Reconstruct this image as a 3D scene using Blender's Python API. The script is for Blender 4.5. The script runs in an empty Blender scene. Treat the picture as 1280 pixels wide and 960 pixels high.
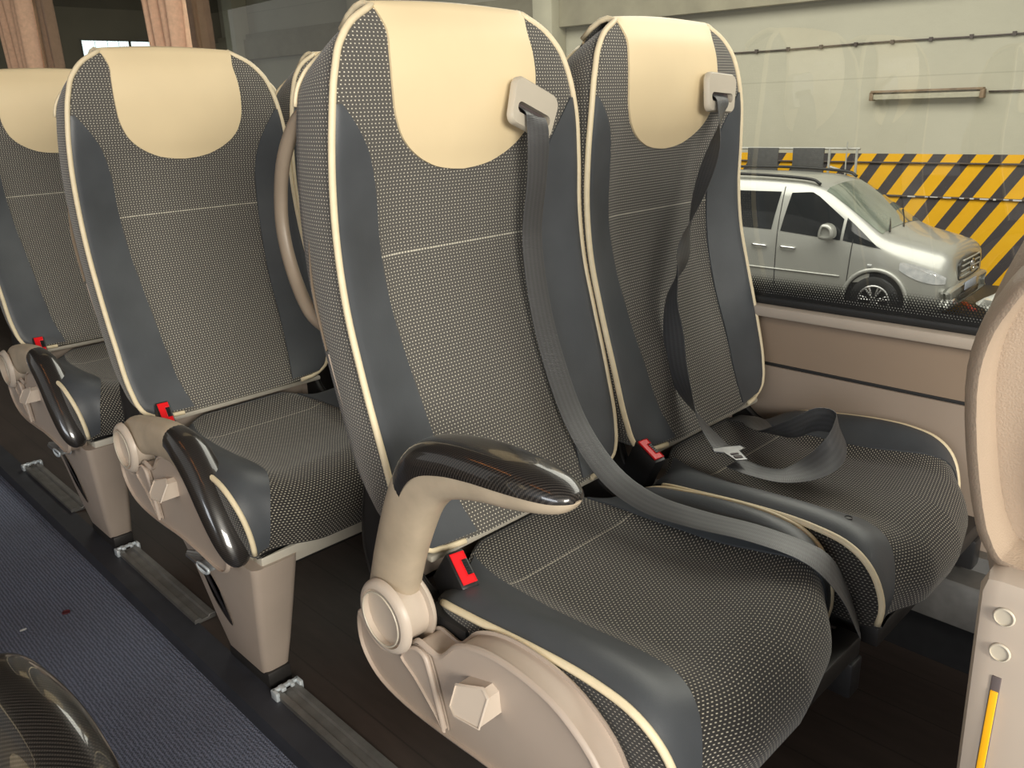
import bpy, math, random
import numpy as np
from mathutils import Vector, Matrix
random.seed(4)
SC = bpy.context.scene
COL = SC.collection
PI = math.pi
R = math.radians

# ------------------------------------------------------------------ materials
def new_mat(name):
    m = bpy.data.materials.new(name); m.use_nodes = True
    nt = m.node_tree; b = nt.nodes['Principled BSDF']
    return m, nt, b
def N(nt, t, **k):
    n = nt.nodes.new(t)
    for a, v in k.items(): setattr(n, a, v)
    return n
def math_n(nt, op, a, b=None, c=None, clamp=False):
    n = nt.nodes.new('ShaderNodeMath'); n.operation = op; n.use_clamp = clamp
    for i, v in enumerate((a, b, c)):
        if v is None: continue
        if isinstance(v, (int, float)): n.inputs[i].default_value = v
        else: nt.links.new(v, n.inputs[i])
    return n.outputs[0]
def mixc(nt, fac, a, b):
    n = nt.nodes.new('ShaderNodeMix'); n.data_type = 'RGBA'
    if isinstance(fac, (int, float)): n.inputs[0].default_value = fac
    else: nt.links.new(fac, n.inputs[0])
    for i, v in ((6, a), (7, b)):
        if isinstance(v, tuple): n.inputs[i].default_value = (*v, 1)
        else: nt.links.new(v, n.inputs[i])
    return n.outputs[2]
def noise(nt, scale, detail=3, vec=None, rough=.5):
    n = nt.nodes.new('ShaderNodeTexNoise'); n.inputs['Scale'].default_value = scale
    n.inputs['Detail'].default_value = detail; n.inputs['Roughness'].default_value = rough
    if vec is None:
        tc = nt.nodes.new('ShaderNodeTexCoord'); vec = tc.outputs['Object']
    nt.links.new(vec, n.inputs['Vector'])
    return n.outputs['Fac']
def bump(nt, b, h, strength=.3, dist=.002):
    n = nt.nodes.new('ShaderNodeBump'); n.inputs['Strength'].default_value = strength
    n.inputs['Distance'].default_value = dist
    nt.links.new(h, n.inputs['Height']); nt.links.new(n.outputs[0], b.inputs['Normal'])
def plain(name, col, rough=.5, metal=0., var=.12, nscale=18, bscale=None, bstr=.2, bdist=.001, coat=0, spec=None):
    m, nt, b = new_mat(name)
    f = noise(nt, nscale, 4)
    f2 = math_n(nt, 'MULTIPLY_ADD', f, 2.0, -.5, True)
    lo = tuple(c*(1-var) for c in col); hi = tuple(min(1, c*(1+var)) for c in col)
    nt.links.new(mixc(nt, f2, lo, hi), b.inputs['Base Color'])
    b.inputs['Roughness'].default_value = rough; b.inputs['Metallic'].default_value = metal
    if coat: b.inputs['Coat Weight'].default_value = coat; b.inputs['Coat Roughness'].default_value = .04
    if spec is not None: b.inputs['Specular IOR Level'].default_value = spec
    if bscale: bump(nt, b, noise(nt, bscale, 2), bstr, bdist)
    return m
def fabric_mat(name, base, dot, du=.0058, dv=.0046, lu=.42, lv=.40, seam=None, shift=.5):
    """dark woven upholstery with rows of pale stitches; UVs are in metres"""
    m, nt, b = new_mat(name)
    uv = N(nt, 'ShaderNodeTexCoord').outputs['UV']
    sp = N(nt, 'ShaderNodeSeparateXYZ'); nt.links.new(uv, sp.inputs[0])
    U, V = sp.outputs[0], sp.outputs[1]
    vs = math_n(nt, 'DIVIDE', V, dv); vr = math_n(nt, 'FLOOR', vs); vf = math_n(nt, 'FRACT', vs)
    par = math_n(nt, 'MULTIPLY', math_n(nt, 'MODULO', vr, 2.0), shift)
    uf = math_n(nt, 'FRACT', math_n(nt, 'ADD', math_n(nt, 'DIVIDE', U, du), par))
    a = math_n(nt, 'ABSOLUTE', math_n(nt, 'SUBTRACT', uf, .5))
    c = math_n(nt, 'ABSOLUTE', math_n(nt, 'SUBTRACT', vf, .5))
    ma = math_n(nt, 'MULTIPLY', math_n(nt, 'SUBTRACT', lu/2, a), 9., None, True)
    mc = math_n(nt, 'MULTIPLY', math_n(nt, 'SUBTRACT', lv/2, c), 9., None, True)
    dots = math_n(nt, 'MULTIPLY', ma, mc)
    nz = noise(nt, 260, 2, uv)
    dots = math_n(nt, 'MULTIPLY', dots, math_n(nt, 'MULTIPLY_ADD', nz, 1.0, .35, True))
    base2 = mixc(nt, noise(nt, 900, 2, uv), tuple(x*.6 for x in base), tuple(x*1.5 for x in base))
    colr = mixc(nt, dots, base2, dot)
    if seam is not None:
        for sv in seam:
            k = math_n(nt, 'ABSOLUTE', math_n(nt, 'SUBTRACT', V, sv))
            ln = math_n(nt, 'MULTIPLY', math_n(nt, 'SUBTRACT', .0016, k), 1500., None, True)
            st = math_n(nt, 'GREATER_THAN', math_n(nt, 'FRACT', math_n(nt, 'DIVIDE', U, .005)), .35)
            inn = math_n(nt, 'LESS_THAN', math_n(nt, 'ABSOLUTE', U), .16)
            colr = mixc(nt, math_n(nt, 'MULTIPLY', inn, math_n(nt, 'MULTIPLY', ln, math_n(nt, 'MULTIPLY', st, .6))), colr, dot)
            dk = math_n(nt, 'MULTIPLY', math_n(nt, 'SUBTRACT', .0035, k), 600., None, True)
    nt.links.new(colr, b.inputs['Base Color'])
    b.inputs['Roughness'].default_value = .85
    b.inputs['Sheen Weight'].default_value = .25
    b.inputs['Specular IOR Level'].default_value = .25
    bump(nt, b, dots, .5, .0008)
    return m

M = {}
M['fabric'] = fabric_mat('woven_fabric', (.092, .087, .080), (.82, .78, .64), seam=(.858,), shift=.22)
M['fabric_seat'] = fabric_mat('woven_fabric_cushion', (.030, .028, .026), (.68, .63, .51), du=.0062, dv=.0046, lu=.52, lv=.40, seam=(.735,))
M['fabric_side'] = fabric_mat('woven_fabric_side', (.024, .023, .022), (.50, .46, .38), du=.0056, dv=.0044, lu=.5, lv=.30)
M['leather'] = plain('dark_faux_leather', (.066, .073, .082), .46, var=.15, nscale=12, bscale=420, bstr=.25, bdist=.0006)
M['cream'] = plain('cream_faux_leather', (.80, .655, .415), .42, var=.04, nscale=7, bscale=260, bstr=.12, bdist=.0006)
M['piping'] = plain('cream_piping', (.78, .67, .46), .5, var=.06, nscale=60)
M['beige'] = plain('beige_plastic', (.43, .355, .295), .45, var=.05, nscale=10, bscale=500, bstr=.15, bdist=.0004)
M['beige_light'] = plain('light_beige_plastic', (.56, .48, .40), .4, var=.05, nscale=10)
M['arm'] = plain('worn_armrest_plastic', (.46, .38, .28), .5, var=.14, nscale=24, bscale=300, bstr=.15, bdist=.0005)
M['shell'] = plain('grained_shell_plastic', (.42, .33, .25), .45, var=.06, nscale=12, bscale=750, bstr=.5, bdist=.0008)
M['black'] = plain('black_plastic', (.016, .016, .017), .42, var=.2, nscale=40)
M['dark_metal'] = plain('dark_metal', (.03, .028, .027), .5, .3, var=.2, nscale=20)
M['belt'] = None
M['red'] = plain('red_plastic', (.80, .012, .018), .35, var=.04)
M['grey_plastic'] = plain('grey_beige_plastic', (.54, .49, .40), .4, var=.05)
M['metal'] = plain('brushed_metal', (.42, .42, .42), .33, .9, var=.15, nscale=40)
M['alu'] = plain('aluminium_rail', (.20, .195, .185), .45, .6, var=.25, nscale=25)
M['bracket'] = plain('pale_metal_bracket', (.62, .68, .72), .35, .35, var=.12, nscale=40)
M['frame'] = plain('grey_beige_frame', (.50, .47, .40), .5, .1, var=.1, nscale=20)
M['handle'] = plain('handle_shaded_plastic', (.25, .20, .15), .45)  # shell plastic made darker, the handle's shade is put into the colour
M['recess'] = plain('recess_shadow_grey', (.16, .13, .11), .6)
M['yellow'] = plain('yellow_strip', (.9, .45, .01), .4, var=.05)
M['slot'] = plain('slot_grey', (.10, .08, .08), .6)

def belt_mat():
    m, nt, b = new_mat('belt_webbing')
    uv = N(nt, 'ShaderNodeTexCoord').outputs['UV']
    sp = N(nt, 'ShaderNodeSeparateXYZ'); nt.links.new(uv, sp.inputs[0])
    w = math_n(nt, 'SINE', math_n(nt, 'MULTIPLY', sp.outputs[1], 2*PI/.0022))
    k = math_n(nt, 'ABSOLUTE', math_n(nt, 'SUBTRACT', math_n(nt, 'FRACT', math_n(nt, 'DIVIDE', sp.outputs[0], .0095)), .5))
    col = mixc(nt, math_n(nt, 'MULTIPLY', k, 1.4, None, True), (.065, .066, .069), (.10, .103, .108))
    nt.links.new(col, b.inputs['Base Color'])
    b.inputs['Roughness'].default_value = .38; b.inputs['Specular IOR Level'].default_value = .6
    b.inputs['Anisotropic'].default_value = .4
    bump(nt, b, w, .3, .0004)
    return m
M['belt'] = belt_mat()

def carbon_mat():
    m, nt, b = new_mat('carbon_weave_gloss')
    tc = N(nt, 'ShaderNodeTexCoord').outputs['Object']
    sp = N(nt, 'ShaderNodeSeparateXYZ'); nt.links.new(tc, sp.inputs[0])
    x, y, z = sp.outputs
    s = .0042
    d1 = math_n(nt, 'ADD', math_n(nt, 'ADD', x, y), math_n(nt, 'MULTIPLY', z, .35))
    d2 = math_n(nt, 'SUBTRACT', x, y)
    w1 = math_n(nt, 'FRACT', math_n(nt, 'DIVIDE', d1, s))
    w2 = math_n(nt, 'FRACT', math_n(nt, 'DIVIDE', d2, s*.5))
    a = math_n(nt, 'GREATER_THAN', w1, .52)
    c = math_n(nt, 'MULTIPLY', a, math_n(nt, 'GREATER_THAN', w2, .35))
    nt.links.new(mixc(nt, c, (.008, .007, .007), (.050, .044, .040)), b.inputs['Base Color'])
    b.inputs['Roughness'].default_value = .3
    b.inputs['Coat Weight'].default_value = 1.; b.inputs['Coat Roughness'].default_value = .03
    return m
M['carbon'] = carbon_mat()

def carpet_mat():
    m, nt, b = new_mat('ribbed_blue_carpet')
    tc = N(nt, 'ShaderNodeTexCoord').outputs['Object']
    sp = N(nt, 'ShaderNodeSeparateXYZ'); nt.links.new(tc, sp.inputs[0])
    x, y, z = sp.outputs
    nz = noise(nt, 120, 3, tc)
    r1 = math_n(nt, 'SINE', math_n(nt, 'MULTIPLY_ADD', nz, 7., math_n(nt, 'MULTIPLY', x, 2*PI/.0068)))
    r2 = math_n(nt, 'SINE', math_n(nt, 'MULTIPLY_ADD', nz, 9., math_n(nt, 'MULTIPLY', y, 2*PI/.0058)))
    h = math_n(nt, 'MULTIPLY_ADD', math_n(nt, 'MULTIPLY', r1, math_n(nt, 'MULTIPLY_ADD', r2, .5, .6)), .5, .5, True)
    n2 = noise(nt, 500, 2, tc)
    h2 = math_n(nt, 'MULTIPLY', h, math_n(nt, 'MULTIPLY_ADD', n2, 1.2, .4))
    c1 = mixc(nt, h2, (.078, .088, .118), (.26, .29, .40))
    dirt = math_n(nt, 'MULTIPLY', math_n(nt, 'SUBTRACT', noise(nt, 2.3, 5, tc), .42), 2.2, None, True)
    c2 = mixc(nt, math_n(nt, 'MULTIPLY', dirt, .45), c1, (.075, .066, .062))
    nt.links.new(c2, b.inputs['Base Color']); b.inputs['Roughness'].default_value = .95
    b.inputs['Specular IOR Level'].default_value = .1
    bump(nt, b, h2, .8, .003)
    return m
M['carpet'] = carpet_mat()

def vinyl_mat():
    m, nt, b = new_mat('dark_wood_vinyl')
    tc = N(nt, 'ShaderNodeTexCoord').outputs['Object']
    mp = N(nt, 'ShaderNodeMapping'); mp.inputs['Scale'].default_value = (9, 1.6, 1); nt.links.new(tc, mp.inputs[0])
    n1 = noise(nt, 3, 6, mp.outputs[0], .65)
    sp = N(nt, 'ShaderNodeSeparateXYZ'); nt.links.new(tc, sp.inputs[0])
    ln = math_n(nt, 'LESS_THAN', math_n(nt, 'FRACT', math_n(nt, 'DIVIDE', sp.outputs[0], .11)), .03)
    c = mixc(nt, n1, (.020, .014, .011), (.072, .052, .043))
    c = mixc(nt, math_n(nt, 'MULTIPLY', ln, .5), c, (.008, .006, .005))
    nt.links.new(c, b.inputs['Base Color']); b.inputs['Roughness'].default_value = .5
    return m
M['vinyl'] = vinyl_mat()
M['plinth'] = plain('dark_blue_plinth', (.028, .030, .038), .5, var=.3, nscale=14)
M['panel'] = plain('wall_panel_beige', (.36, .29, .235), .5, var=.05, nscale=5, bscale=260, bstr=.3, bdist=.0006)
M['panel_upper'] = plain('wall_panel_brown', (.30, .225, .165), .55, var=.05, nscale=5)
M['sill'] = plain('sill_beige', (.42, .36, .30), .5, var=.04)
M['gasket'] = plain('black_gasket', (.012, .012, .012), .5)
M['ceiling'] = plain('bus_ceiling_grey', (.22, .21, .19), .8)
M['curtain'] = plain('tan_curtain_fabric', (.74, .47, .31), .8, var=.12, nscale=60)

def glass_mat():
    m = bpy.data.materials.new('window_glass'); m.use_nodes = True
    nt = m.node_tree; nt.nodes.remove(nt.nodes['Principled BSDF']); out = nt.nodes['Material Output']
    tr = N(nt, 'ShaderNodeBsdfTransparent'); tr.inputs[0].default_value = (.90, .91, .87, 1)
    gl = N(nt, 'ShaderNodeBsdfGlossy'); gl.inputs['Roughness'].default_value = .0; gl.inputs[0].default_value = (1, 1, .98, 1)
    fr = N(nt, 'ShaderNodeFresnel'); ge = N(nt, 'ShaderNodeNewGeometry')
    nt.links.new(math_n(nt, 'MULTIPLY_ADD', ge.outputs['Backfacing'], 1/1.5-1.5, 1.5), fr.inputs[0])
    f = math_n(nt, 'MULTIPLY', fr.outputs[0], 1.7, None, True)
    mx = N(nt, 'ShaderNodeMixShader'); nt.links.new(f, mx.inputs[0])
    nt.links.new(tr.outputs[0], mx.inputs[1]); nt.links.new(gl.outputs[0], mx.inputs[2]); nt.links.new(mx.outputs[0], out.inputs[0])
    return m
M['glass'] = glass_mat()
def frit_mat():
    """black printed band with honeycomb holes that grow upward"""
    m, nt, b = new_mat('printed_honeycomb_band')
    tc = N(nt, 'ShaderNodeTexCoord').outputs['Object']
    sp = N(nt, 'ShaderNodeSeparateXYZ'); nt.links.new(tc, sp.inputs[0]); x, y, z = sp.outputs
    p = .0052; q = p*.866
    def lat(off):
        fy = math_n(nt, 'SUBTRACT', math_n(nt, 'FRACT', math_n(nt, 'ADD', math_n(nt, 'DIVIDE', y, p), off)), .5)
        fz = math_n(nt, 'SUBTRACT', math_n(nt, 'FRACT', math_n(nt, 'ADD', math_n(nt, 'DIVIDE', z, 2*q), off)), .5)
        dy = math_n(nt, 'MULTIPLY', fy, p); dz = math_n(nt, 'MULTIPLY', fz, 2*q)
        return math_n(nt, 'SQRT', math_n(nt, 'ADD', math_n(nt, 'MULTIPLY', dy, dy), math_n(nt, 'MULTIPLY', dz, dz)))
    d = math_n(nt, 'MINIMUM', lat(0.), lat(.5))
    rad = math_n(nt, 'MULTIPLY_ADD', math_n(nt, 'SUBTRACT', z, .668), .050, .0009)
    hole = math_n(nt, 'MULTIPLY', math_n(nt, 'GREATER_THAN', rad, d), math_n(nt, 'GREATER_THAN', z, .668))
    nt.links.new(math_n(nt, 'SUBTRACT', 1., hole), b.inputs['Alpha'])
    b.inputs['Base Color'].default_value = (.012, .012, .012, 1); b.inputs['Roughness'].default_value = .4
    return m
M['frit'] = frit_mat()

def wall_mat(n, t):
    """hall wall: plaster above, slanted yellow and black hazard stripes below"""
    m, nt, b = new_mat('hall_wall_paint')
    tc = N(nt, 'ShaderNodeTexCoord').outputs['Object']
    sp = N(nt, 'ShaderNodeSeparateXYZ'); nt.links.new(tc, sp.inputs[0]); x, y, z = sp.outputs
    u = math_n(nt, 'ADD', y, math_n(nt, 'MULTIPLY', z, .62))
    f = math_n(nt, 'FRACT', math_n(nt, 'DIVIDE', math_n(nt, 'SUBTRACT', u, 3.17), .4425))
    yel = math_n(nt, 'LESS_THAN', f, .56)
    pz = noise(nt, 1.2, 6, tc, .6)
    yc = mixc(nt, pz, (.92, .46, .004), (.98, .56, .01))
    bc = mixc(nt, pz, (.045, .04, .045), (.085, .075, .08))
    scuff = math_n(nt, 'GREATER_THAN', noise(nt, 5, 6, tc, .7), .70)
    st = mixc(nt, yel, bc, yc)
    st = mixc(nt, math_n(nt, 'MULTIPLY', scuff, .5), st, (.35, .30, .22))
    pl = mixc(nt, pz, (.50, .48, .385), (.60, .575, .46))
    blocks = math_n(nt, 'LESS_THAN', math_n(nt, 'FRACT', math_n(nt, 'DIVIDE', z, 1.25)), .015)
    pl = mixc(nt, math_n(nt, 'MULTIPLY', blocks, .25), pl, (.25, .23, .18))
    up = math_n(nt, 'GREATER_THAN', z, .042)
    nt.links.new(mixc(nt, up, st, pl), b.inputs['Base Color']); b.inputs['Roughness'].default_value = .8
    bump(nt, b, noise(nt, 8, 5, tc), .3, .02)
    return m
M['hallwall'] = wall_mat(0, 0)
M['concrete'] = plain('hall_concrete', (.36, .33, .24), .85, var=.2, nscale=1.5, bscale=4, bstr=.4, bdist=.03)
M['concrete_pale'] = plain('pale_column_paint', (.58, .55, .42), .85, var=.1, nscale=1.5)
M['olive'] = plain('dark_olive_wall', (.19, .175, .13), .9, var=.25, nscale=.6)
M['ground'] = plain('hall_ground', (.055, .050, .045), .6, var=.3, nscale=.7)
M['silver'] = plain('silver_car_paint', (.46, .465, .435), .42, .45, var=.02, nscale=3, coat=.6)
M['white_paint'] = plain('white_car_paint', (.62, .62, .58), .35, 0, var=.02, coat=.6)
M['carglass'] = plain('dark_car_glass', (.020, .022, .024), .06, var=.2, nscale=2)
M['windscreen'] = plain('windscreen_glass', (.16, .19, .16), .05, var=.45, nscale=1.6, coat=1)
M['tyre'] = plain('tyre_rubber', (.022, .022, .022), .7)
M['alloy'] = plain('wheel_alloy', (.52, .52, .52), .3, .7)
M['lampglass'] = plain('headlamp_glass', (.85, .9, .92), .10, .5, var=.3, nscale=12, coat=1)
M['chrome'] = plain('chrome', (.75, .75, .75), .15, 1.)
M['grille'] = plain('grille_dark', (.06, .06, .06), .4, .3)
M['plate'] = plain('number_plate', (.45, .5, .62), .5)
M['rust'] = plain('rusty_metal', (.28, .20, .13), .7, var=.4, nscale=8)
M['tube'] = plain('lamp_tube_plastic', (.55, .52, .40), .5, var=.1)
M['cable'] = plain('wall_cable', (.10, .08, .07), .7)
M['panelgrey'] = plain('grey_board', (.085, .085, .085), .7)
M['steel'] = plain('painted_steel', (.50, .50, .46), .5, .2)
M['redpaint'] = plain('red_paint', (.55, .05, .04), .6)
M['leafred'] = plain('dark_red_leaf', (.09, .006, .012), .6)
M['paper'] = plain('white_paper', (.7, .7, .7), .8)
def emit(name, col, s):
    m, nt, b = new_mat(name)
    b.inputs['Base Color'].default_value = (*col, 1)
    b.inputs['Emission Color'].default_value = (*col, 1); b.inputs['Emission Strength'].default_value = s
    return m

# ------------------------------------------------------------------ mesh helpers
def mk(name, verts, faces, mat, parent=None, smooth=True, uvs=None, mods=(), auto=None):
    me = bpy.data.meshes.new(name)
    me.from_pydata([tuple(map(float, v)) for v in verts], [], faces)
    me.materials.append(mat)
    if uvs is not None:
        l = me.uv_layers.new(name='UVMap')
        for p in me.polygons:
            for li in p.loop_indices:
                l.data[li].uv = uvs[me.loops[li].vertex_index]
    if smooth:
        for p in me.polygons: p.use_smooth = True
    me.validate(); me.update()
    if auto: 
        try: me.set_sharp_from_angle(angle=R(auto))
        except Exception: pass
    o = bpy.data.objects.new(name, me); COL.objects.link(o)
    if parent is not None: o.parent = parent
    return o
class MB:
    def __init__(s): s.v = []; s.f = []
    def add(s, v, f):
        k = len(s.v); s.v += [tuple(map(float, a)) for a in v]; s.f += [tuple(i+k for i in g) for g in f]; return s
    def build(s, name, mat, parent=None, smooth=True, auto=35):
        return mk(name, s.v, s.f, mat, parent, smooth, auto=auto)
def box(x0, x1, y0, y1, z0, z1, b=0.0):
    """box with chamfered edges"""
    if b <= 0:
        v = [(x, y, z) for x in (x0, x1) for y in (y0, y1) for z in (z0, z1)]
        return v, [(0, 1, 3, 2), (4, 6, 7, 5), (0, 4, 5, 1), (2, 3, 7, 6), (0, 2, 6, 4), (1, 5, 7, 3)]
    import bmesh
    bm = bmesh.new(); bmesh.ops.create_cube(bm, size=1)
    for v in bm.verts:
        v.co = Vector(((x0+x1)/2+v.co.x*(x1-x0), (y0+y1)/2+v.co.y*(y1-y0), (z0+z1)/2+v.co.z*(z1-z0)))
    bmesh.ops.bevel(bm, geom=bm.edges[:], offset=b, segments=2, affect='EDGES', profile=.5)
    bm.verts.ensure_lookup_table(); bm.verts.index_update()
    r = [tuple(v.co) for v in bm.verts], [tuple(v.index for v in f.verts) for f in bm.faces]
    bm.free(); return r
def gridf(n, m, closed_m=False, base=0):
    f = []
    for i in range(n-1):
        for j in range(m if closed_m else m-1):
            j2 = (j+1) % m
            f.append((base+i*m+j, base+i*m+j2, base+(i+1)*m+j2, base+(i+1)*m+j))
    return f
def tube(pts, r, n=8, closed=False, flat=1.0):
    pts = [Vector(p) for p in pts]; v = []; L = len(pts)
    up = None
    for i, p in enumerate(pts):
        a = pts[(i-1) % L] if (closed or i > 0) else p
        c = pts[(i+1) % L] if (closed or i < L-1) else p
        t = (c-a).normalized()
        if up is None:
            up = Vector((0, 0, 1)) if abs(t.z) < .9 else Vector((1, 0, 0))
        s = t.cross(up).normalized(); up = s.cross(t).normalized()
        rr = r[i] if isinstance(r, (list, tuple)) else r
        for k in range(n):
            an = 2*PI*k/n; v.append(p+s*math.cos(an)*rr*flat+up*math.sin(an)*rr)
    f = gridf(L, n, True)
    if closed:
        b = (L-1)*n
        f += [(b+j, b+(j+1) % n, (j+1) % n, j) for j in range(n)]
    else:
        f += [tuple(range(n-1, -1, -1)), tuple((L-1)*n+j for j in range(n))]
    return v, f
def smooth_path(pts, k=6):
    """Catmull-Rom through points"""
    P = [np.array(p, float) for p in pts]; out = []
    P = [2*P[0]-P[1]]+P+[2*P[-1]-P[-2]]
    for i in range(1, len(P)-2):
        for j in range(k):
            t = j/k
            out.append(.5*((2*P[i])+(-P[i-1]+P[i+1])*t+(2*P[i-1]-5*P[i]+4*P[i+1]-P[i+2])*t*t+(-P[i-1]+3*P[i]-3*P[i+1]+P[i+2])*t**3))
    out.append(P[-2]); return out
def smooth_closed(pts, k=5):
    P = [np.array(p, float) for p in pts]; n = len(P); out = []
    for i in range(n):
        a, b, c, d = P[(i-1) % n], P[i], P[(i+1) % n], P[(i+2) % n]
        for j in range(k):
            t = j/k
            out.append(.5*((2*b)+(-a+c)*t+(2*a-5*b+4*c-d)*t*t+(-a+3*b-3*c+d)*t**3))
    return out
def puff(outline, x0, x1, bev, segs=4, axis='x', bz=None):
    """extrude a closed (a,b) outline along an axis with rounded rims"""
    P = np.array(outline, float)[:, :2]; n = len(P)
    area = .5*np.sum(P[:, 0]*np.roll(P[:, 1], -1)-np.roll(P[:, 0], -1)*P[:, 1])
    if area < 0: P = P[::-1]
    e = np.roll(P, -1, 0)-P; e /= np.linalg.norm(e, axis=1, keepdims=True)+1e-9
    nr = np.stack([e[:, 1], -e[:, 0]], 1); nv = nr+np.roll(nr, 1, 0); nv /= np.linalg.norm(nv, axis=1, keepdims=True)+1e-9
    rings = []; bx = min(bev, abs(x1-x0)/2*.999); ins = bev if bz is None else bz
    for k in range(segs+1):
        a = PI/2*k/segs; rings.append((x0+bx*(1-math.sin(a)), ins*(1-math.cos(a))))
    for k in range(segs, -1, -1):
        a = PI/2*k/segs; rings.append((x1-bx*(1-math.sin(a)), ins*(1-math.cos(a))))
    v = []
    for X, d in rings:
        Q = P-nv*d
        for q in Q:
            if axis == 'x': v.append((X, q[0], q[1]))
            elif axis == 'y': v.append((q[0], X, q[1]))
            else: v.append((q[0], q[1], X))
    f = gridf(len(rings), n, True)
    f += [tuple(range(n)), tuple(len(v)-1-i for i in range(n))]
    return v, f
def fixn(o):
    import bmesh
    bm = bmesh.new(); bm.from_mesh(o.data); bmesh.ops.recalc_face_normals(bm, faces=bm.faces[:]); bm.to_mesh(o.data); bm.free(); return o
def thing(name, label, cat, loc=(0, 0, 0), rotz=0, group=None):
    o = bpy.data.objects.new(name, None); COL.objects.link(o); o.location = loc; o.rotation_euler = (0, 0, rotz)
    o.empty_display_size = .1
    o['label'] = label; o['category'] = cat
    if group: o['group'] = group
    return o
def tag(o, label, cat, group=None):
    o['label'] = label; o['category'] = cat
    if group: o['group'] = group
    return o
def struct(o): o['kind'] = 'structure'; return o
def interp(tab, z):
    a = np.array(tab, float); return float(np.interp(z, a[:, 0], a[:, 1]))
def sinterp(tab):
    """smooth (cubic hermite) 1-D interpolation"""
    a = np.array(tab, float); X, Y = a[:, 0], a[:, 1]; m = np.gradient(Y, X)
    def f(x):
        x = min(max(x, X[0]), X[-1]); i = min(max(int(np.searchsorted(X, x)-1), 0), len(X)-2)
        h = X[i+1]-X[i]; t = (x-X[i])/h
        return float((2*t**3-3*t*t+1)*Y[i]+(t**3-2*t*t+t)*h*m[i]+(-2*t**3+3*t*t)*Y[i+1]+(t**3-t*t)*h*m[i+1])
    return f
def sstep(a, b, x):
    t = min(max((x-a)/(b-a), 0), 1); return t*t*(3-2*t)

# ------------------------------------------------------------------ seat geometry (local: x across, y rearward, z up)
wB = sinterp([(.475, .180), (.487, .203), (.505, .215), (.53, .221), (.625, .227), (.725, .2285), (.805, .228), (.885, .227), (.965, .225), (1.045, .216), (1.09, .205), (1.125, .188), (1.15, .161), (1.165, .131)])
yC = sinterp([(.475, .815), (.53, .847), (.60, .874), (.70, .915), (.80, .944), (.86, .951), (.92, .948), (.97, .938), (1.0, .929), (1.05, .921), (1.10, .920), (1.14, .928), (1.165, .942)])
yP = sinterp([(.475, .832), (.525, .842), (.625, .867), (.725, .895), (.805, .915), (.885, .924), (.965, .923), (1.045, .922), (1.125, .932), (1.165, .945)])
def front(x, z, off=0.):
    w = wB(z); a = min(abs(x)/w, 1.0); head = sstep(.93, 1.03, z)
    i0 = .52*(1-head)+.56*head; i1 = .80*(1-head)+.95*head
    yb = yP(z)-.010
    if z > 1.12: yb = yb+.0*(z-1.12)
    k = sstep(i0-.06, 1.12, a)/sstep(i0-.06, 1.12, 1.)
    y = yC(z)+(yb+.006-yC(z))*k
    y += .004*max(0, (a-.94)/.06)**2
    return (x, y-off, z)
ZTOP = 1.165
def depth(z): return .098-.02*sstep(1.05, 1.165, z)-.02*sstep(.60, .475, z)*1.0
def cap(x, t, off=0.):
    """top of the backrest from front (t=0) to rear (t=1)"""
    f = front(x, ZTOP); r = (x*.97, yP(ZTOP)+depth(ZTOP), ZTOP-.035)
    y = f[1]+(r[1]-f[1])*t; z = f[2]+(r[2]-f[2])*t+.024*math.sin(PI*min(1, t*1.0))**.75*(1-.35*(x/.131)**2)*(1-.25*t)
    z += off; return (x+(r[0]-x)*t, y-off*(1-t), z)
def make_backrest(parent):
    zs = list(np.linspace(.475, 1.09, 64))+list(np.linspace(1.09, ZTOP, 22)[1:])
    MF, MBD, MR = 56, 7, 10
    v = []; uv = []
    for z in zs:
        w = wB(z); ring = []
        for j in range(MF+1): ring.append(front(-w+2*w*j/MF, z))
        y0 = ring[-1][1]; yr = yP(z)+depth(z); zr = z-.035*sstep(1.05, 1.165, z)
        for j in range(1, MBD+1):
            t = j/MBD; ring.append((w*(1-.05*t)+.006*math.sin(PI*t), y0+(yr-y0)*t, z+(zr-z)*t))
        for j in range(1, MR):
            t = j/MR; x = w*.95*(1-2*t); ring.append((x, yr+.012*(1-(1-2*t)**4), zr))
        y0 = ring[0][1]
        for j in range(MBD, 0, -1):
            t = j/MBD; ring.append((-w*(1-.05*t)-.006*math.sin(PI*t), y0+(yr-y0)*t, z+(zr-z)*t))
        m = len(ring)
        acc = [0]*m; c = MF//2
        for j in range(c+1, m): acc[j] = acc[j-1]+math.dist(ring[j], ring[j-1])*1.0
        for j in range(c-1, -1, -1): acc[j] = acc[j+1]-math.dist(ring[j], ring[j+1])
        for j in range(m-1, MF+MBD+MR-1, -1):
            acc[j] = -(math.dist(ring[j], ring[0]) if j == m-1 else math.dist(ring[j], ring[j+1]))+(acc[0] if j == m-1 else acc[j+1])
        v += ring; uv += [(a, z) for a in acc]
    n = len(zs); f = gridf(n, m, True)
    # cap
    base = (n-1)*m; K = 8; rows = []
    top = [base+j for j in range(MF+1)]
    rear = [base+MF+MBD+round(MR*0)]  # placeholder
    prev = top
    for k in range(1, K+1):
        t = k/K; row = []
        for j in range(MF+1):
            x = -.131+.262*j/MF
            v.append(cap(x, t)); uv.append((x, ZTOP+.09*t)); row.append(len(v)-1)
        for j in range(MF): f.append((prev[j], prev[j+1], row[j+1], row[j]))
        prev = row
    f.append(tuple(j for j in range(m-1, -1, -1)))
    o = mk('backrest', v, f, M['fabric'], parent, True, uv, auto=70)
    return fixn(o)
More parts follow.
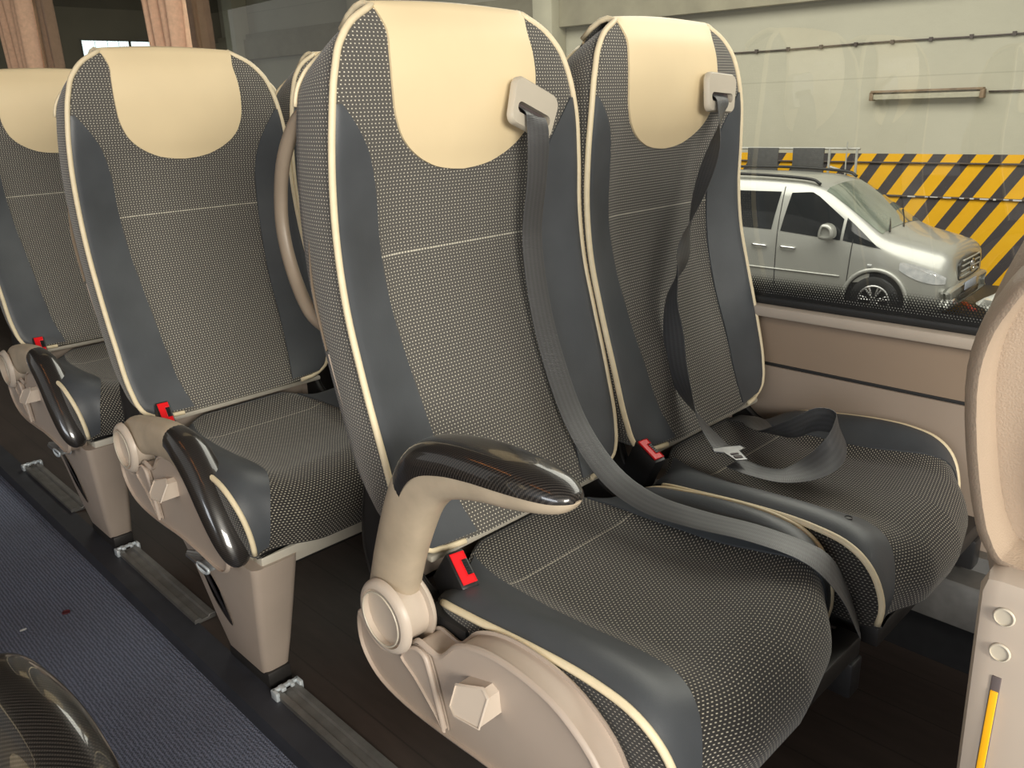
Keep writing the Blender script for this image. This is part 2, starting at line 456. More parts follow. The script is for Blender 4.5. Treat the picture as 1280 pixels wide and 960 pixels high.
def patch(name, fn, n, m, mat, parent, thick=.003, uvf=None):
    """surface patch fn(a,b) plus a turned-in rim so it has real thickness; fn(a,b,off)"""
    v = []; uv = []
    for i in range(n):
        for j in range(m):
            a, b = i/(n-1), j/(m-1)
            v.append(fn(a, b, thick)); uv.append((v[-1][0], v[-1][2]))
    f = gridf(n, m)
    rim = [(i, 0) for i in range(n)]+[(n-1, j) for j in range(1, m)]+[(i, m-1) for i in range(n-2, -1, -1)]+[(0, j) for j in range(m-2, 0, -1)]
    b0 = len(v)
    for (i, j) in rim: v.append(fn(i/(n-1), j/(m-1), -.004)); uv.append(uv[i*m+j])
    L = len(rim)
    for k in range(L):
        i, j = rim[k]; i2, j2 = rim[(k+1) % L]
        f.append((i*m+j, b0+k, b0+(k+1) % L, i2*m+j2))
    o = mk(name, v, f, mat, parent, True, uv, auto=60); return fixn(o)
cream_half = sinterp([(.962, .0), (.9635, .020), (.967, .042), (.975, .066), (.988, .090), (1.005, .109), (1.03, .122), (1.07, .128), (1.11, .127), (1.14, .124), (1.165, .131)])
xin = sinterp([(.475, .112), (.53, .125), (.60, .132), (.70, .138), (.80, .146), (.88, .150), (.93, .152), (.965, .158), (1.0, .170), (1.03, .188), (1.055, .207)])
def make_seat_back(parent):
    make_backrest(parent)
    def cr(a, b, off):
        # a along from bottom, over the top and down behind
        s = 2*b-1
        if a <= .7:
            z = .962+(ZTOP-.962)*(a/.7)**1.35
            return front(s*cream_half(z), z, off)
        t = (a-.7)/.3; return cap(s*.131, t*.9, off)
    patch('head_cover', cr, 54, 33, M['cream'], parent, .0035)
    for sg in (-1, 1):
        def lt(a, b, off, sg=sg):
            z = .482+(1.052-.482)*a; xi = min(xin(z), wB(z)*.985); x = xi+(wB(z)*.993-xi)*b
            p = front(x, z, off); return (sg*x, p[1], p[2])
        patch('side_bolster', lt, 60, 14, M['leather'], parent, .0028)
    for sg in (-1, 1):
        pts = []
        for x in np.linspace(.135, .165, 3): pts.append((sg*x, front(x, .475)[1]-.001, .474))
        for z in list(np.linspace(.477, .52, 8))+list(np.linspace(.53, 1.09, 40))+list(np.linspace(1.095, ZTOP, 14)):
            w = wB(z); p = front(w, z); pts.append((sg*(w+.001), p[1]-.002, z))
        for t in (.15, .35, .6, .85): 
            q = cap(.133, t); pts.append((sg*(q[0]+.002), q[1], q[2]+.001))
        v, f = tube(pts, .0047, 8); mk('piping', v, f, M['piping'], parent)
    # rear shoulder seam
    for sg in (-1, 1):
        pts = []
        for z in np.linspace(1.05, ZTOP, 14):
            w = wB(z); zr = z-.035*sstep(1.05, 1.165, z); pts.append((sg*(w*.95+.002), yP(z)+depth(z), zr+.001))
        v, f = tube(pts, .003, 6); mk('rear_piping', v, f, M['piping'], parent)
    # lower trim bar where back meets cushion
    v, f = box(-.19, .19, .828, .842, .459, .469, .003); mk('trim_bar', v, f, M['frame'], parent, auto=30)
    # moulded rear shell with belt line
    wS = sinterp([(.44, .185), (.52, .212), (.62, .224), (.75, .228), (.85, .228), (.92, .216), (.96, .195), (1.01, .15), (1.06, .08)])
    yS = sinterp([(.44, .93), (.55, .965), (.65, 1.0), (.75, 1.03), (.85, 1.045), (.90, 1.043), (.94, 1.034), (.98, 1.020), (1.06, 1.0)])
    v = []; n = 0
    for z in np.linspace(.74, 1.06, 40):
        w = wS(z)
        for j in range(29):
            s = -1+2*j/28; a = abs(s)
            v.append((s*w, yS(z)-.052*sstep(.72, 1., a)**1.2+.03*(1-a*a), z))
        for j in range(29):
            s = 1-2*j/28; v.append((s*w*.96, yP(z)+depth(z)-.012, z))
        n += 1
    f = gridf(n, 58, True); f += [tuple(range(57, -1, -1)), tuple((n-1)*58+j for j in range(58))]
    fixn(mk('rear_shell', v, f, M['shell'], parent, auto=50))
    v = []; n = 0
    for z in np.linspace(.40, .735, 26):
        w = wS(max(z, .44))*.985
        for j in range(29):
            s = -1+2*j/28; a = abs(s)
            v.append((s*w, yS(max(z, .44))-.050*sstep(.80, 1., a)+.012*(1-a*a), z))
        for j in range(29):
            s = 1-2*j/28; v.append((s*w*.97, yP(max(z, .475))+depth(max(z, .475))-.02, z))
        n += 1
    f = gridf(n, 58, True); f += [tuple(range(57, -1, -1)), tuple((n-1)*58+j for j in range(58))]
    fixn(mk('lower_rear_panel', v, f, M['beige'], parent, auto=50))

# cushion surfaces
LC = [(0, .835, .455), (.12, .77, .438), (.27, .69, .431), (.45, .59, .431), (.60, .505, .440), (.70, .452, .446), (.78, .412, .438), (.86, .384, .412), (.93, .374, .375), (1, .384, .335)]
LP = [(0, .800, .430), (.12, .755, .452), (.27, .69, .463), (.45, .59, .473), (.60, .505, .473), (.70, .455, .465), (.78, .428, .448), (.86, .410, .418), (.93, .402, .380), (1, .408, .340)]
cY, cZ = sinterp([(a, b) for a, b, c in LC]), sinterp([(a, c) for a, b, c in LC])
pY, pZ = sinterp([(a, b) for a, b, c in LP]), sinterp([(a, c) for a, b, c in LP])
cW = sinterp([(0, .205), (.12, .228), (.27, .236), (.6, .237), (.78, .235), (.9, .226), (1, .218)])
def cush(s, t, off=0.):
    a = abs(s); k = sstep(.42, .88, a)
    rise = .004*math.exp(-((a-.86)/.12)**2)*sstep(1.0, .75, t)*sstep(-.1, .2, t)
    y = cY(t)+(pY(t)-cY(t))*k; z = cZ(t)+(pZ(t)-cZ(t))*k+rise-.006*max(0, (a-.9)/.1)**2
    if s > 0: y += .045*s*sstep(.35, .75, t)
    fr = sstep(.62, .90, t)  # offset turns from up to forward
    return (s*cW(t)*(1-.10*max(0, s)), y-off*fr, z+off*(1-fr*.8))
def make_cushion(parent):
    nT, nS, nB = 56, 56, 8; v = []; uv = []; acc = 0
    prevc = None
    for i in range(nT+1):
        t = i/nT; c = cush(0, t)
        if prevc: acc += math.dist(c, prevc)
        prevc = c; row = [cush(-1+2*j/nS, t) for j in range(nS+1)]
        vv = .835-acc
        # right side band going down
        def side(sg):
            p = row[-1] if sg > 0 else row[0]; out = []
            zb = .335; 
            for k in range(1, nB+1):
                q = k/nB; out.append((p[0]+sg*(.004*math.sin(PI*q)-.012*q), p[1]+(.0)*(q), p[2]+(min(zb, p[2]-.002)-p[2])*q))
            return out
        R_, L_ = side(1), side(-1)
        full = L_[::-1]+row+R_
        v += full
        for k, p in enumerate(full):
            if k < nB: uv.append((p[0]-(row[0][2]-p[2]), vv))
            elif k > nB+nS: uv.append((p[0]+(row[-1][2]-p[2]), vv))
            else: uv.append((p[0], vv))
    m = nS+1+2*nB; f = gridf(nT+1, m)
    # closing underside/back
    back = list(range(m)); f.append(tuple(back))
    bot = [i*m for i in range(nT+1)]; bot2 = [i*m+m-1 for i in range(nT+1)]
    for i in range(nT): f.append((bot[i], bot2[i], bot2[i+1], bot[i+1]))
    f.append(tuple(nT*m+j for j in range(m-1, -1, -1)))
    fixn(mk('seat_cushion', v, f, M['fabric_seat'], parent, True, uv, auto=75))
    sI = sinterp([(0, .60), (.3, .60), (.55, .61), (.70, .66), (.80, .74), (.9, .83), (1, .90)])
    for sg in (-1, 1):
        def lt(a, b, off, sg=sg):
            t = .02+.965*a; s = sI(t)+(.992-sI(t))*b; return cush(sg*s, t, off)
        patch('cushion_bolster', lt, 50, 12, M['leather'], parent, .0028)
        pts = []
        for t in np.linspace(.10, .985, 44):
            p = cush(sg, t); pts.append((p[0]+sg*.002, p[1]-.001, p[2]+.002))
        v, f = tube(pts, .0048, 8); mk('cushion_piping', v, f, M['piping'], parent)
    # side band in coarser weave
    for sg in (-1, 1):
        v = []; uv = []; rows = 44; nb = 8
        for i in range(rows):
            t = .10+.88*i/(rows-1); p = cush(sg, t); p = (abs(p[0]), p[1], p[2])
            for k in range(nb+1):
                q = .03+.97*k/nb; zz = p[2]+(min(.337, p[2]-.003)-p[2])*q
                v.append((sg*(p[0]+.004*math.sin(PI*q)-.012*q+.0035), p[1]-.0025*sstep(.8, 1, t), zz)); uv.append((p[1], zz))
        f = gridf(rows, nb+1); fixn(mk('cushion_side', v, f, M['fabric_side'], parent, True, uv))

def make_pan(parent):
    b = MB(); b.add(*box(-.212, .222, .405, .44, .300, .333, .004)); b.add(*box(-.212, .215, .43, .83, .306, .330, .004))
    b.build('seat_pan', M['frame'], parent)
    b = MB(); b.add(*box(-.19, .222, .50, .56, .235, .305, .006)); b.add(*box(-.19, .222, .66, .72, .235, .305, .006))
    b.build('cross_beam', M['dark_metal'], parent)
    v, f = box(.188, .222, .40, .47, .245, .302, .005); mk('pan_bracket', v, f, M['black'], parent, auto=40)
    # recliner bracket joining pan and back
    for sg in (-1, 1):
        out = smooth_closed([(.76, .33), (.80, .32), (.93, .36), (.97, .44), (.95, .55), (.915, .60), (.885, .52), (.85, .44), (.78, .40)], 4)
        v, f = puff(out, min(sg*.190, sg*.206), max(sg*.190, sg*.206), .003, 2); fixn(mk('recliner_bracket', v, f, M['dark_metal'], parent, auto=40))

def make_buckle(parent, loc, tilt, yaw=0.):
    b = MB(); b.add(*box(-.0135, .0135, -.0275, .0275, -.075, 0., .004)); b.add(*box(-.008, .008, -.014, .014, -.13, -.07, .002))
    o = b.build('buckle', M['black'], parent); o.location = loc; o.rotation_euler = (R(tilt), 0, R(yaw))
    # C shaped release button
    out = [(-.0105, -.0225), (.0105, -.0225), (.0105, -.011), (.002, -.011), (.002, .011), (.0105, .011), (.0105, .0225), (-.0105, .0225)]
    v, f = puff(out, -.004, .0035, .0012, 2, 'z'); fixn(mk('release_button', v, f, M['red'], o, auto=40))
    v, f = box(.0022, .0098, -.0105, .0105, -.001, .0008); b2 = MB(); b2.add(v, f)
    for k in range(5): b2.add(*box(.003, .0095, -.009+k*.004, -.0075+k*.004, .0005, .0022))
    b2.build('tongue_slot', M['black'], o)
    return o

# armrest local to hinge: y rearward, z up, at x = 0 the arm's mid plane
def sweep_yz(C, ht, hw, a0, a1, n, power=.85, ramp=None):
    """loft a super-elliptic section along a path in the y-z plane"""
    P = [np.array([0, p[0], p[1]]) for p in C]; L = len(P); v = []
    closed = abs(a1-a0-360) < 1e-6
    for i in range(L):
        t = P[min(i+1, L-1)]-P[max(i-1, 0)]; t /= np.linalg.norm(t); nn = np.array([0, t[2], -t[1]])
        g = 1. if ramp is None else ramp[i]
        for k in range(n):
            a = R(a0+(a1-a0)*k/(n if closed else n-1)); c, s_ = math.cos(a), math.sin(a)
            cx = math.copysign(abs(c)**power, c); sx = math.copysign(abs(s_)**power, s_)
            v.append(P[i]+nn*ht[i]*sx*g+np.array([1, 0, 0])*hw[i]*cx*g)
    f = gridf(L, n, closed)
    if not closed:
        for i in range(L-1): f.append((i*n, (i+1)*n, (i+1)*n+n-1, i*n+n-1))
    f += [tuple(range(n)), tuple((L-1)*n+k for k in range(n-1, -1, -1))]
    return v, f
ARM = [(.026, -.030, .034, .020), (.022, .010, .038, .022), (.010, .050, .038, .023), (-.008, .100, .037, .024), (-.030, .150, .037, .025), (-.054, .192, .037, .026), (-.088, .222, .035, .028), (-.130, .237, .032, .029), (-.175, .245, .029, .030), (-.215, .248, .026, .029), (-.250, .250, .021, .026), (-.275, .251, .015, .020), (-.288, .252, .008, .012), (-.293, .252, .002, .004)]
def make_arm(parent, loc, ang):
    C = smooth_path([(0, a, b_) for a, b_, c, d in ARM], 5); Cp = [(p[1], p[2]) for p in C]
    H = [p[1] for p in smooth_path([(0, c, d) for a, b_, c, d in ARM], 5)]; W = [p[2] for p in smooth_path([(0, c, d) for a, b_, c, d in ARM], 5)]
    v, f = sweep_yz(Cp, H, W, 0, 360, 28); o = fixn(mk('armrest', v, f, M['arm'], parent, auto=60))
    o.location = loc; o.rotation_euler = (R(ang), 0, 0)
    i0 = 22; m_ = len(Cp)-i0
    ramp = [.80+.27*min(1, i/7)**.6 for i in range(m_)]
    Hp = [h+.002 for h in H[i0:]]; Wp = [w_+.002 for w_ in W[i0:]]
    v, f = sweep_yz(Cp[i0:], Hp, Wp, 3, 177, 25, .85, ramp)
    fixn(mk('carbon_pad', v, f, M['carbon'], o, auto=50))
    return o
def disc(cx, cy, cz, r, x0, x1, bev=.006, n=40):
    out = [(cy+r*math.cos(2*PI*k/n), cz+r*math.sin(2*PI*k/n)) for k in range(n)]
    return puff(out, x0, x1, bev, 4)

def make_side(parent):
    """side valance, hinge, knob, pedestal"""
    out = smooth_closed([(.866, .418), (.876, .395), (.872, .360), (.850, .332), (.815, .316), (.76, .309), (.69, .309), (.62, .311), (.54, .306), (.47, .300), (.436, .318), (.430, .350), (.442, .390), (.464, .428), (.506, .460), (.55, .474), (.600, .478), (.64, .472), (.672, .458), (.690, .440), (.704, .428), (.722, .430), (.742, .432), (.758, .420), (.778, .400), (.81, .385), (.84, .392)], 3)
    v, f = puff(out, -.288, -.246, .005, 3); o = fixn(mk('side_valance', v, f, M['beige'], parent, auto=50))
    out = smooth_closed([(.772, .397), (.745, .424), (.722, .424), (.712, .405), (.702, .370), (.692, .325), (.712, .345), (.745, .376)], 3)
    v, f = puff(out, -.295, -.284, .0035, 3); fixn(mk('valance_rib', v, f, M['beige'], o, auto=50))
    b = MB(); v, f = puff([(.598, .402), (.638, .398), (.650, .404), (.652, .426), (.612, .438), (.600, .432)], -.306, -.28, .002, 2); v = [(p[0]+(p[2]-.424)*.6 if p[0] < -.295 else p[0], p[1], p[2]) for p in v]; b.add(v, f)
    fixn(b.build('recline_button', M['beige_light'], parent))
    v, f = disc(0, .790, .447, .050, -.304, -.250, .010); h = fixn(mk('hinge_cover', v, f, M['beige_light'], parent, auto=50))
    b = MB()
    ring = [(-.3050, .790+.036*math.cos(2*PI*k/40), .447+.036*math.sin(2*PI*k/40)) for k in range(40)]
    b.add(*tube(ring, .0012, 6, True)); b.build('hinge_ring', M['grey_plastic'], h)
    # linkage inside, behind the hinge
    b = MB(); b.add(*box(-.250, -.205, .66, .86, .34, .405, .006)); b.add(*box(-.245, -.215, .70, .78, .40, .44, .006)); b.build('linkage', M['black'], parent)
    # pedestal leg on the aisle side
    n = 0; v = []
    prof = [(.000+.030, .508, .660, -.190, -.135), (.10, .478, .668, -.203, -.138), (.20, .440, .690, -.217, -.141), (.30, .402, .730, -.231, -.145), (.318, .398, .735, -.233, -.145)]
    z0 = [p[0] for p in prof]
    for z, ya, yb, xa, xb in prof:
        r = .014
        for (cx, cy, a0) in ((xb-r, ya+r, -90), (xb-r, yb-r, 0), (xa+r, yb-r, 90), (xa+r, ya+r, 180)):
            for k in range(5):
                a = R(a0+90*k/4); v.append((cx+r*math.cos(a), cy+r*math.sin(a), z))
        n += 1
    f = gridf(n, 20, True); f += [tuple(range(19, -1, -1)), tuple((n-1)*20+j for j in range(20))]
    leg = fixn(mk('pedestal', v, f, M['beige'], parent, auto=40))
    # dark plate on the aisle face, its colour standing in for a pocket's shade
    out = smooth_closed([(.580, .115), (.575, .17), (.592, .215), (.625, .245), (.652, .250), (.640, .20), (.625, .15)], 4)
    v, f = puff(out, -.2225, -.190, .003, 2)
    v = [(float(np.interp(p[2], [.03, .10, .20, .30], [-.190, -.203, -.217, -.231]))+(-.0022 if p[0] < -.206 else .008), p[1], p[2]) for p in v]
    fixn(mk('pedestal_pocket_shade', v, f, M['recess'], leg, auto=40))
    v, f = box(-.188, -.140, .500, .66, 0, .034, .003); mk('pedestal_foot', v, f, M['dark_metal'], parent, auto=40)
    # release lever under the valance
    b = MB(); b.add(*tube([(-.262, .53, .312), (-.270, .54, .300), (-.285, .60, .290)], .005, 8)); b.add(*box(-.292, -.266, .515, .600, .284, .291, .002))
    b.build('release_lever', M['metal'], parent)
    v, f = puff(smooth_closed([(.505, .296), (.510, .282), (.535, .276), (.552, .284), (.548, .296)], 3), -.294, -.264, .004, 2); fixn(mk('lever_tip', v, f, M['bracket'], parent))

def make_guide(parent, x, z, rot, y=None):
    n = 44; yy = (front(x, z)[1]-.0115) if y is None else y
    def rr(w, h, r, nn):
        pts = []
        for (cx, cz, a0) in ((w-r, h-r, 0), (-w+r, h-r, 90), (-w+r, -h+r, 180), (w-r, -h+r, 270)):
            for k in range(nn): a = R(a0+90*k/(nn-1)); pts.append((cx+r*math.cos(a), cz+r*math.sin(a)))
        return pts
    outer = rr(.047, .033, .013, 8); inner = rr(.034, .0075, .007, 8)
    outer = [(px*(1-.12*(-pz/.033 if pz < 0 else 0)), pz+.004*(1-(px/.047)**2)) for px, pz in outer]
    inner = [(px, pz-.006) for px, pz in inner]
    m = len(outer); v = []
    for Y, so, si in ((.004, 0, 0), (-.002, .0, 0), (-.006, .0025, -.001)):
        for px, pz in outer: v.append((px*(1-so/.045), Y, pz*(1-so/.033)))
    for Y in (-.0062, -.002, .004):
        for px, pz in inner: v.append((px, Y, pz))
    f = []
    for k in range(5):
        for j in range(m): f.append((k*m+j, k*m+(j+1) % m, (k+1)*m+(j+1) % m, (k+1)*m+j))
    for j in range(m): f.append((5*m+j, 5*m+(j+1) % m, (j+1) % m, j))
    o = fixn(mk('belt_guide', v, f, M['grey_plastic'], parent, auto=40)); o.location = (x, yy, z); o.rotation_euler = (R(-3), R(rot), R(0))
    v, f = box(-.033, .033, .0035, .0055, -.014, .002); mk('guide_slot', v, f, M['slot'], o, auto=40)
    return o
def make_handle(parent):
    """moulded grab handle on the aisle-side shoulder"""
    pts = smooth_path([(-.190, 1.000, 1.055), (-.198, 1.038, 1.030), (-.205, 1.066, .985), (-.207, 1.082, .935), (-.208, 1.085, .885), (-.210, 1.066, .83), (-.213, 1.030, .785), (-.212, .985, .765)], 6)
    rad = [.0105]*len(pts)
    v, f = tube(pts, rad, 12, flat=.8); fixn(mk('grab_handle', v, f, M['handle'], parent))

def ribbon(name, path, wdir, width, parent, mat, k=6, thick=.0013):
    P = smooth_path(path, k); W = smooth_path(wdir, k); L = len(P); m = 7; v = []; uv = []; acc = 0
    for i in range(L):
        t = P[min(i+1, L-1)]-P[max(i-1, 0)]; t = t/np.linalg.norm(t); w = W[i]-t*np.dot(W[i], t); w /= np.linalg.norm(w)
        nn = np.cross(t, w)
        if i: acc += np.linalg.norm(P[i]-P[i-1])
        for sd in (1, -1):
            for j in range(m):
                s = (-1+2*j/(m-1))*sd; v.append(P[i]+w*s*width/2+nn*sd*thick*(1 if abs(s) < .99 else .3)); uv.append((s*width/2+.0238, acc))
    f = gridf(L, 2*m, True); f += [tuple(range(2*m)), tuple((L-1)*2*m+j for j in range(2*m-1, -1, -1))]
    return fixn(mk(name, v, f, mat, parent, True, uv, auto=60))

def make_seat(label, loc, arm_angle=0, buckle=(-.192, .785, .462, 35), handle=True, group='coach seats in rows'):
    s = thing('coach_seat', label, 'seat', loc, 0, group)
    make_seat_back(s); make_cushion(s); make_pan(s)
    make_side(s)
    return s
def copy_tree(o, parent=None):
    c = o.copy(); COL.objects.link(c)
    if parent is not None: c.parent = parent
    for ch in o.children: copy_tree(ch, c)
    return c

XC = .759
ROWY = [0, .78, 1.56, 2.34]
G = 'coach seats along the window side'
# base kit (no arm, guide, belt) copied for every seat
A1 = thing('coach_seat', 'nearest aisle seat, raised carbon-topped armrest and grey belt down its back', 'seat', (.792, -.040, 0), 0, G)
make_seat_back(A1); make_cushion(A1); make_pan(A1)
def base_copy(label, loc):
    c = A1.copy(); COL.objects.link(c)
    for ch in base_children: copy_tree(ch, c)
    c.location = loc; c['label'] = label; return c
base_children = list(A1.children)
B1 = base_copy('window seat beside the nearest aisle seat, belt with metal tongue lying on its cushion', (1.254, -.052, 0))
A2 = base_copy('aisle seat of the second row, cream head cover and armrest folded down', (.759, .78, 0))
B2 = base_copy('second-row window seat mostly hidden behind the nearest aisle seat', (1.223, .78, 0))
A3 = base_copy('aisle seat of the third row, cut by the left edge of the photo', (.759, 1.56, 0))
B3 = base_copy('third-row window seat, hardly visible behind the second row', (1.223, 1.56, 0))
A0 = base_copy('seat at the right edge seen from behind with grained beige rear shell', (.775, -.893, 0))
# aisle-side fittings
make_side(A1); fit = [c for c in A1.children if c not in base_children]
for s in (A2, A3):
    for c in fit:
        q = copy_tree(c, s)
        if c.name.split('.')[0] in ('side_valance', 'hinge_cover', 'recline_button', 'linkage', 'release_lever', 'lever_tip'): q.location.x += .028
for c in fit:
    if c.name in ('pedestal', 'pedestal_foot'): copy_tree(c, A0)
make_handle(A1); h = [c for c in A1.children if c.name.startswith('grab_handle')][0]
for s in (A2, A3, B1):
    q = copy_tree(h, s); q.location.x += .022
arm1 = make_arm(A1, (-.268, .790, .440), 0)
for s in (A2, A3):
    c = copy_tree(arm1, s); c.rotation_euler = (R(58), 0, 0); c.location.x += .028
make_buckle(A1, (-.190, .763, .478), 38, -12)
for s, lc, t in ((A2, (-.182, .795, .492), 42), (A3, (-.182, .795, .492), 42), (B1, (-.205, .805, .490), 26), (B2, (-.19, .80, .478), 20)):
    make_buckle(s, lc, t, -8)
make_guide(A1, .100, 1.036, 22, .897); make_guide(B1, .108, 1.050, 4, .897)

for s in (A1, B1, A0):
    for c in s.children:
        if c.name.startswith('seat_pan'): c.data = c.data.copy(); c.data.materials[0] = M['dark_metal']
# ---- belts (seat-local coordinates)
def loc_pts(seat, pts): o = seat.location; return [(p[0]-o.x, p[1]-o.y, p[2]-o.z) for p in pts]
CAMZ = 1.045
yaw, pitch, roll = R(44.17924), R(18.687087), R(-2.030144); FPX = 1033.16
cy, sy, cp, sp_ = math.cos(yaw), math.sin(yaw), math.cos(pitch), math.sin(pitch)
f_ = np.array([sy*cp, cy*cp, -sp_]); r_ = np.array([cy, -sy, 0.]); u_ = np.cross(r_, f_)
cr, sr = math.cos(roll), math.sin(roll)
MR_ = np.array([r_*cr+u_*sr, -r_*sr+u_*cr, f_])

belt1_old = [(.112, .882, 1.040), (.112, .868, 1.032), (.113, .862, 1.005), (.117, .868, .94), (.118, .888, .85), (.117, .885, .74), (.118, .862, .64), (.123, .822, .56), (.133, .765, .505), (.146, .700, .488), (.157, .620, .492), (.166, .540, .495), (.172, .480, .488), (.182, .430, .462), (.20, .400, .41), (.222, .390, .35)]
belt1 = [(.094, .915, 1.038), (.095, .894, 1.031), (.096, .886, 1.022), (.100, .886, .995), (.108, .898, .94), (.112, .915, .85), (.113, .900, .74), (.115, .868, .64), (.118, .828, .56), (.122, .770, .500), (.122, .700, .476), (.128, .620, .474), (.138, .540, .478), (.150, .475, .472), (.165, .440, .452), (.185, .420, .41), (.215, .410, .35)]
wd1 = [(1, .05, -.40), (1, .05, -.40), (1, .05, -.38), (1, .10, -.2), (1, .12, 0), (1, .10, 0), (1, .05, 0), (1, .0, 0), (1, 0, .05), (1, .0, .12), (1, .05, .16), (1, .10, .12), (1, .1, .05), (1, .12, 0), (1, .15, 0), (1, .3, -.2), (1, .4, -.3)]
b1 = ribbon('seat_belt', belt1, wd1, .047, A1, M['belt'])
belt2 = [(.104, .915, 1.052), (.104, .892, 1.044), (.099, .886, 1.020), (.090, .892, .96), (.078, .905, .90), (.045, .905, .835), (.005, .895, .775), (-.040, .885, .712), (-.056, .868, .645), (-.066, .845, .575), (-.078, .795, .515), (-.088, .748, .480), (-.092, .728, .472)]
wd2 = [(1, .05, -.05), (1, .05, -.05), (1, .3, -.05), (.5, .85, -.1), (.35, .9, -.15), (.8, .5, .25), (1, .15, .3), (.6, .75, .2), (.1, 1, .1), (.2, 1, 0), (.7, .6, 0), (1, .3, 0), (1, .2, 0)]
b2 = ribbon('seat_belt', belt2, wd2, .046, B1, M['belt'])
belt3 = [(-.105, .705, .462), (-.108, .660, .461), (-.098, .615, .464), (-.062, .585, .476), (-.018, .574, .496), (.022, .590, .520), (.026, .628, .520), (.006, .665, .498), (.016, .705, .478), (.052, .745, .468), (.088, .785, .462), (.10, .83, .452)]
wd3 = [(1, -.2, 0), (1, .0, 0), (.8, .6, .1), (.2, .9, .35), (0, .6, .8), (-.2, .3, 1), (-.2, -.1, 1), (-.6, .2, .8), (-.9, .5, .4), (-.9, .5, .1), (-1, .5, 0), (-1, .2, 0)]
b3 = ribbon('lap_strap', belt3, wd3, .046, B1, M['belt'])
# tongue
out = [(-.028, -.012), (.028, -.012), (.030, .0), (.016, .008), (.012, .040), (-.010, .040), (-.015, .008), (-.030, .0)]
v, f = puff([(a, b) for a, b in out], 0, .0026, .0008, 2, 'z'); tg = fixn(mk('tongue', v, f, M['metal'], b2, auto=40))
b = MB(); b.add(*box(-.006, .008, .015, .020, .0024, .0030)); b.add(*box(-.006, .008, .025, .033, .0024, .0030)); b.build('tongue_window', M['slot'], tg)
tg.location = (-.094, .722, .476); tg.rotation_euler = (R(-3), R(-3), R(152))
# press stud on the window seat's left bolster
v, f = disc(0, 0, 0, .006, -.001, .0015, .001, 20); v = [(p[1], p[2], p[0]) for p in v]
st = fixn(mk('press_stud', v, f, M['dark_metal'], B1, auto=40)); q = cush(-.80, .66, .003); st.location = q

# ---- extras on the near right seat's rear
def at0(x, y, z): return (x-A0.location.x, y-A0.location.y, z)
v, f = box(.502, .545, -.03, .119, .50, .768, .014); v = [at0(p[0], p[1]-.03*(.768-p[2])*(1 if p[1] > .05 else 0), p[2]) for p in v]; sp0 = mk('side_panel', v, f, M['beige_light'], A0, auto=40)
for y, z in ((.100, .744), (.099, .7195)):
    v, f = disc(0, 0, 0, .0062, -.0018, .004, .001, 26); o = fixn(mk('screw_cap', v, f, M['grey_plastic'], sp0, auto=40)); o.location = at0(.502, y, z)
wv, wf = puff(smooth_closed([(.0, .762), (.10, .755), (.128, .770), (.143, .815), (.152, .87), (.150, .905), (.140, .932), (.124, .952), (.06, .985), (.0, .995)], 3), .520, .600, .036, 8, bz=.014)
fixn(mk('shell_wing', [at0(*p) for p in wv], wf, M['shell'], A0, auto=50))
v, f = box(.5008, .51, .0955, .1008, .59, .702, .0004); mk('slot', [at0(*p) for p in v], f, M['slot'], sp0)
v, f = box(.4998, .505, .0958, .1002, .58, .692, .0004); mk('yellow_strip', [at0(*p) for p in v], f, M['yellow'], sp0)

# ------------------------------------------------------------------ seat across the aisle (only its armrest shows)
L1 = thing('coach_seat', 'seat across the aisle, only its glossy carbon armrest showing bottom left', 'seat', (-.185, -.09, 0), 0)
for ch in base_children: copy_tree(ch, L1)
arml = make_arm(L1, (.258, .790, .425), 0)
for c in fit:
    q = copy_tree(c, L1); q.scale = (-1, 1, 1)

# ------------------------------------------------------------------ bus body
def sbox(name, mat, *a, b=0.):
    v, f = box(*a, b); return struct(mk(name, v, f, mat, None, auto=30))
YN, YF = -2.2, 8.5
sbox('floor', M['vinyl'], .575, 1.52, YN, YF, -.03, 0)
sbox('floor_aisle', M['carpet'], .0, .515, YN, YF, -.06, -.025)
sbox('floor_left', M['vinyl'], -1.2, .0, YN, YF, -.06, 0)
v, f = puff([(.512, -.06), (.512, -.02), (.520, .002), (.575, .004), (.575, -.06)], YN, YF, .002, 1, 'y'); struct(fixn(mk('trim_1', v, f, M['plinth'], None, auto=30)))
# wall on the window side
sbox('wall_right', M['panel'], 1.500, 1.56, YN, YF, .15, .520)
sbox('baseboard_right', M['black'], 1.500, 1.56, YN, YF, -.03, .15)
sbox('wall_right_upper', M['panel_upper'], 1.507, 1.56, YN, YF, .520, .632)
b = MB(); b.add(*box(1.478, 1.56, YN, YF, .626, .648, .005)); struct(b.build('trim_2', M['sill'], None))
b = MB(); b.add(*box(1.5045, 1.510, YN, YF, .516, .526, .001)); struct(b.build('trim_3', M['gasket'], None))
sbox('trim_4', M['gasket'], 1.495, 1.555, YN, YF, .648, .664, b=.004)
v, f = box(1.500, 1.502, YN, YF, .664, .712); struct(mk('window_2', v, f, M['frit'], None, False))
v = [(1.512, YN, .655), (1.512, YF, .655), (1.512, YF, 1.72), (1.512, YN, 1.72)]
struct(mk('window_1', v, [(0, 1, 2, 3)], M['glass'], None, False))
sbox('wall_right_top', M['ceiling'], 1.46, 1.56, YN, YF, 1.70, 2.05)
for k, y in enumerate((3.30, 4.95)):
    sbox('trim_%d' % (5+k), M['gasket'], 1.525, 1.56, y-.03, y+.05, .66, 1.75)
sbox('ceiling', M['ceiling'], -1.2, 1.56, YN+.6, YF, 2.0, 2.05)
sbox('wall_left', M['panel'], -1.25, -1.2, YN, YF, -.06, .66)
sbox('wall_rear', M['panel_upper'], -1.2, 1.56, YF-.05, YF, -.06, 1.1)
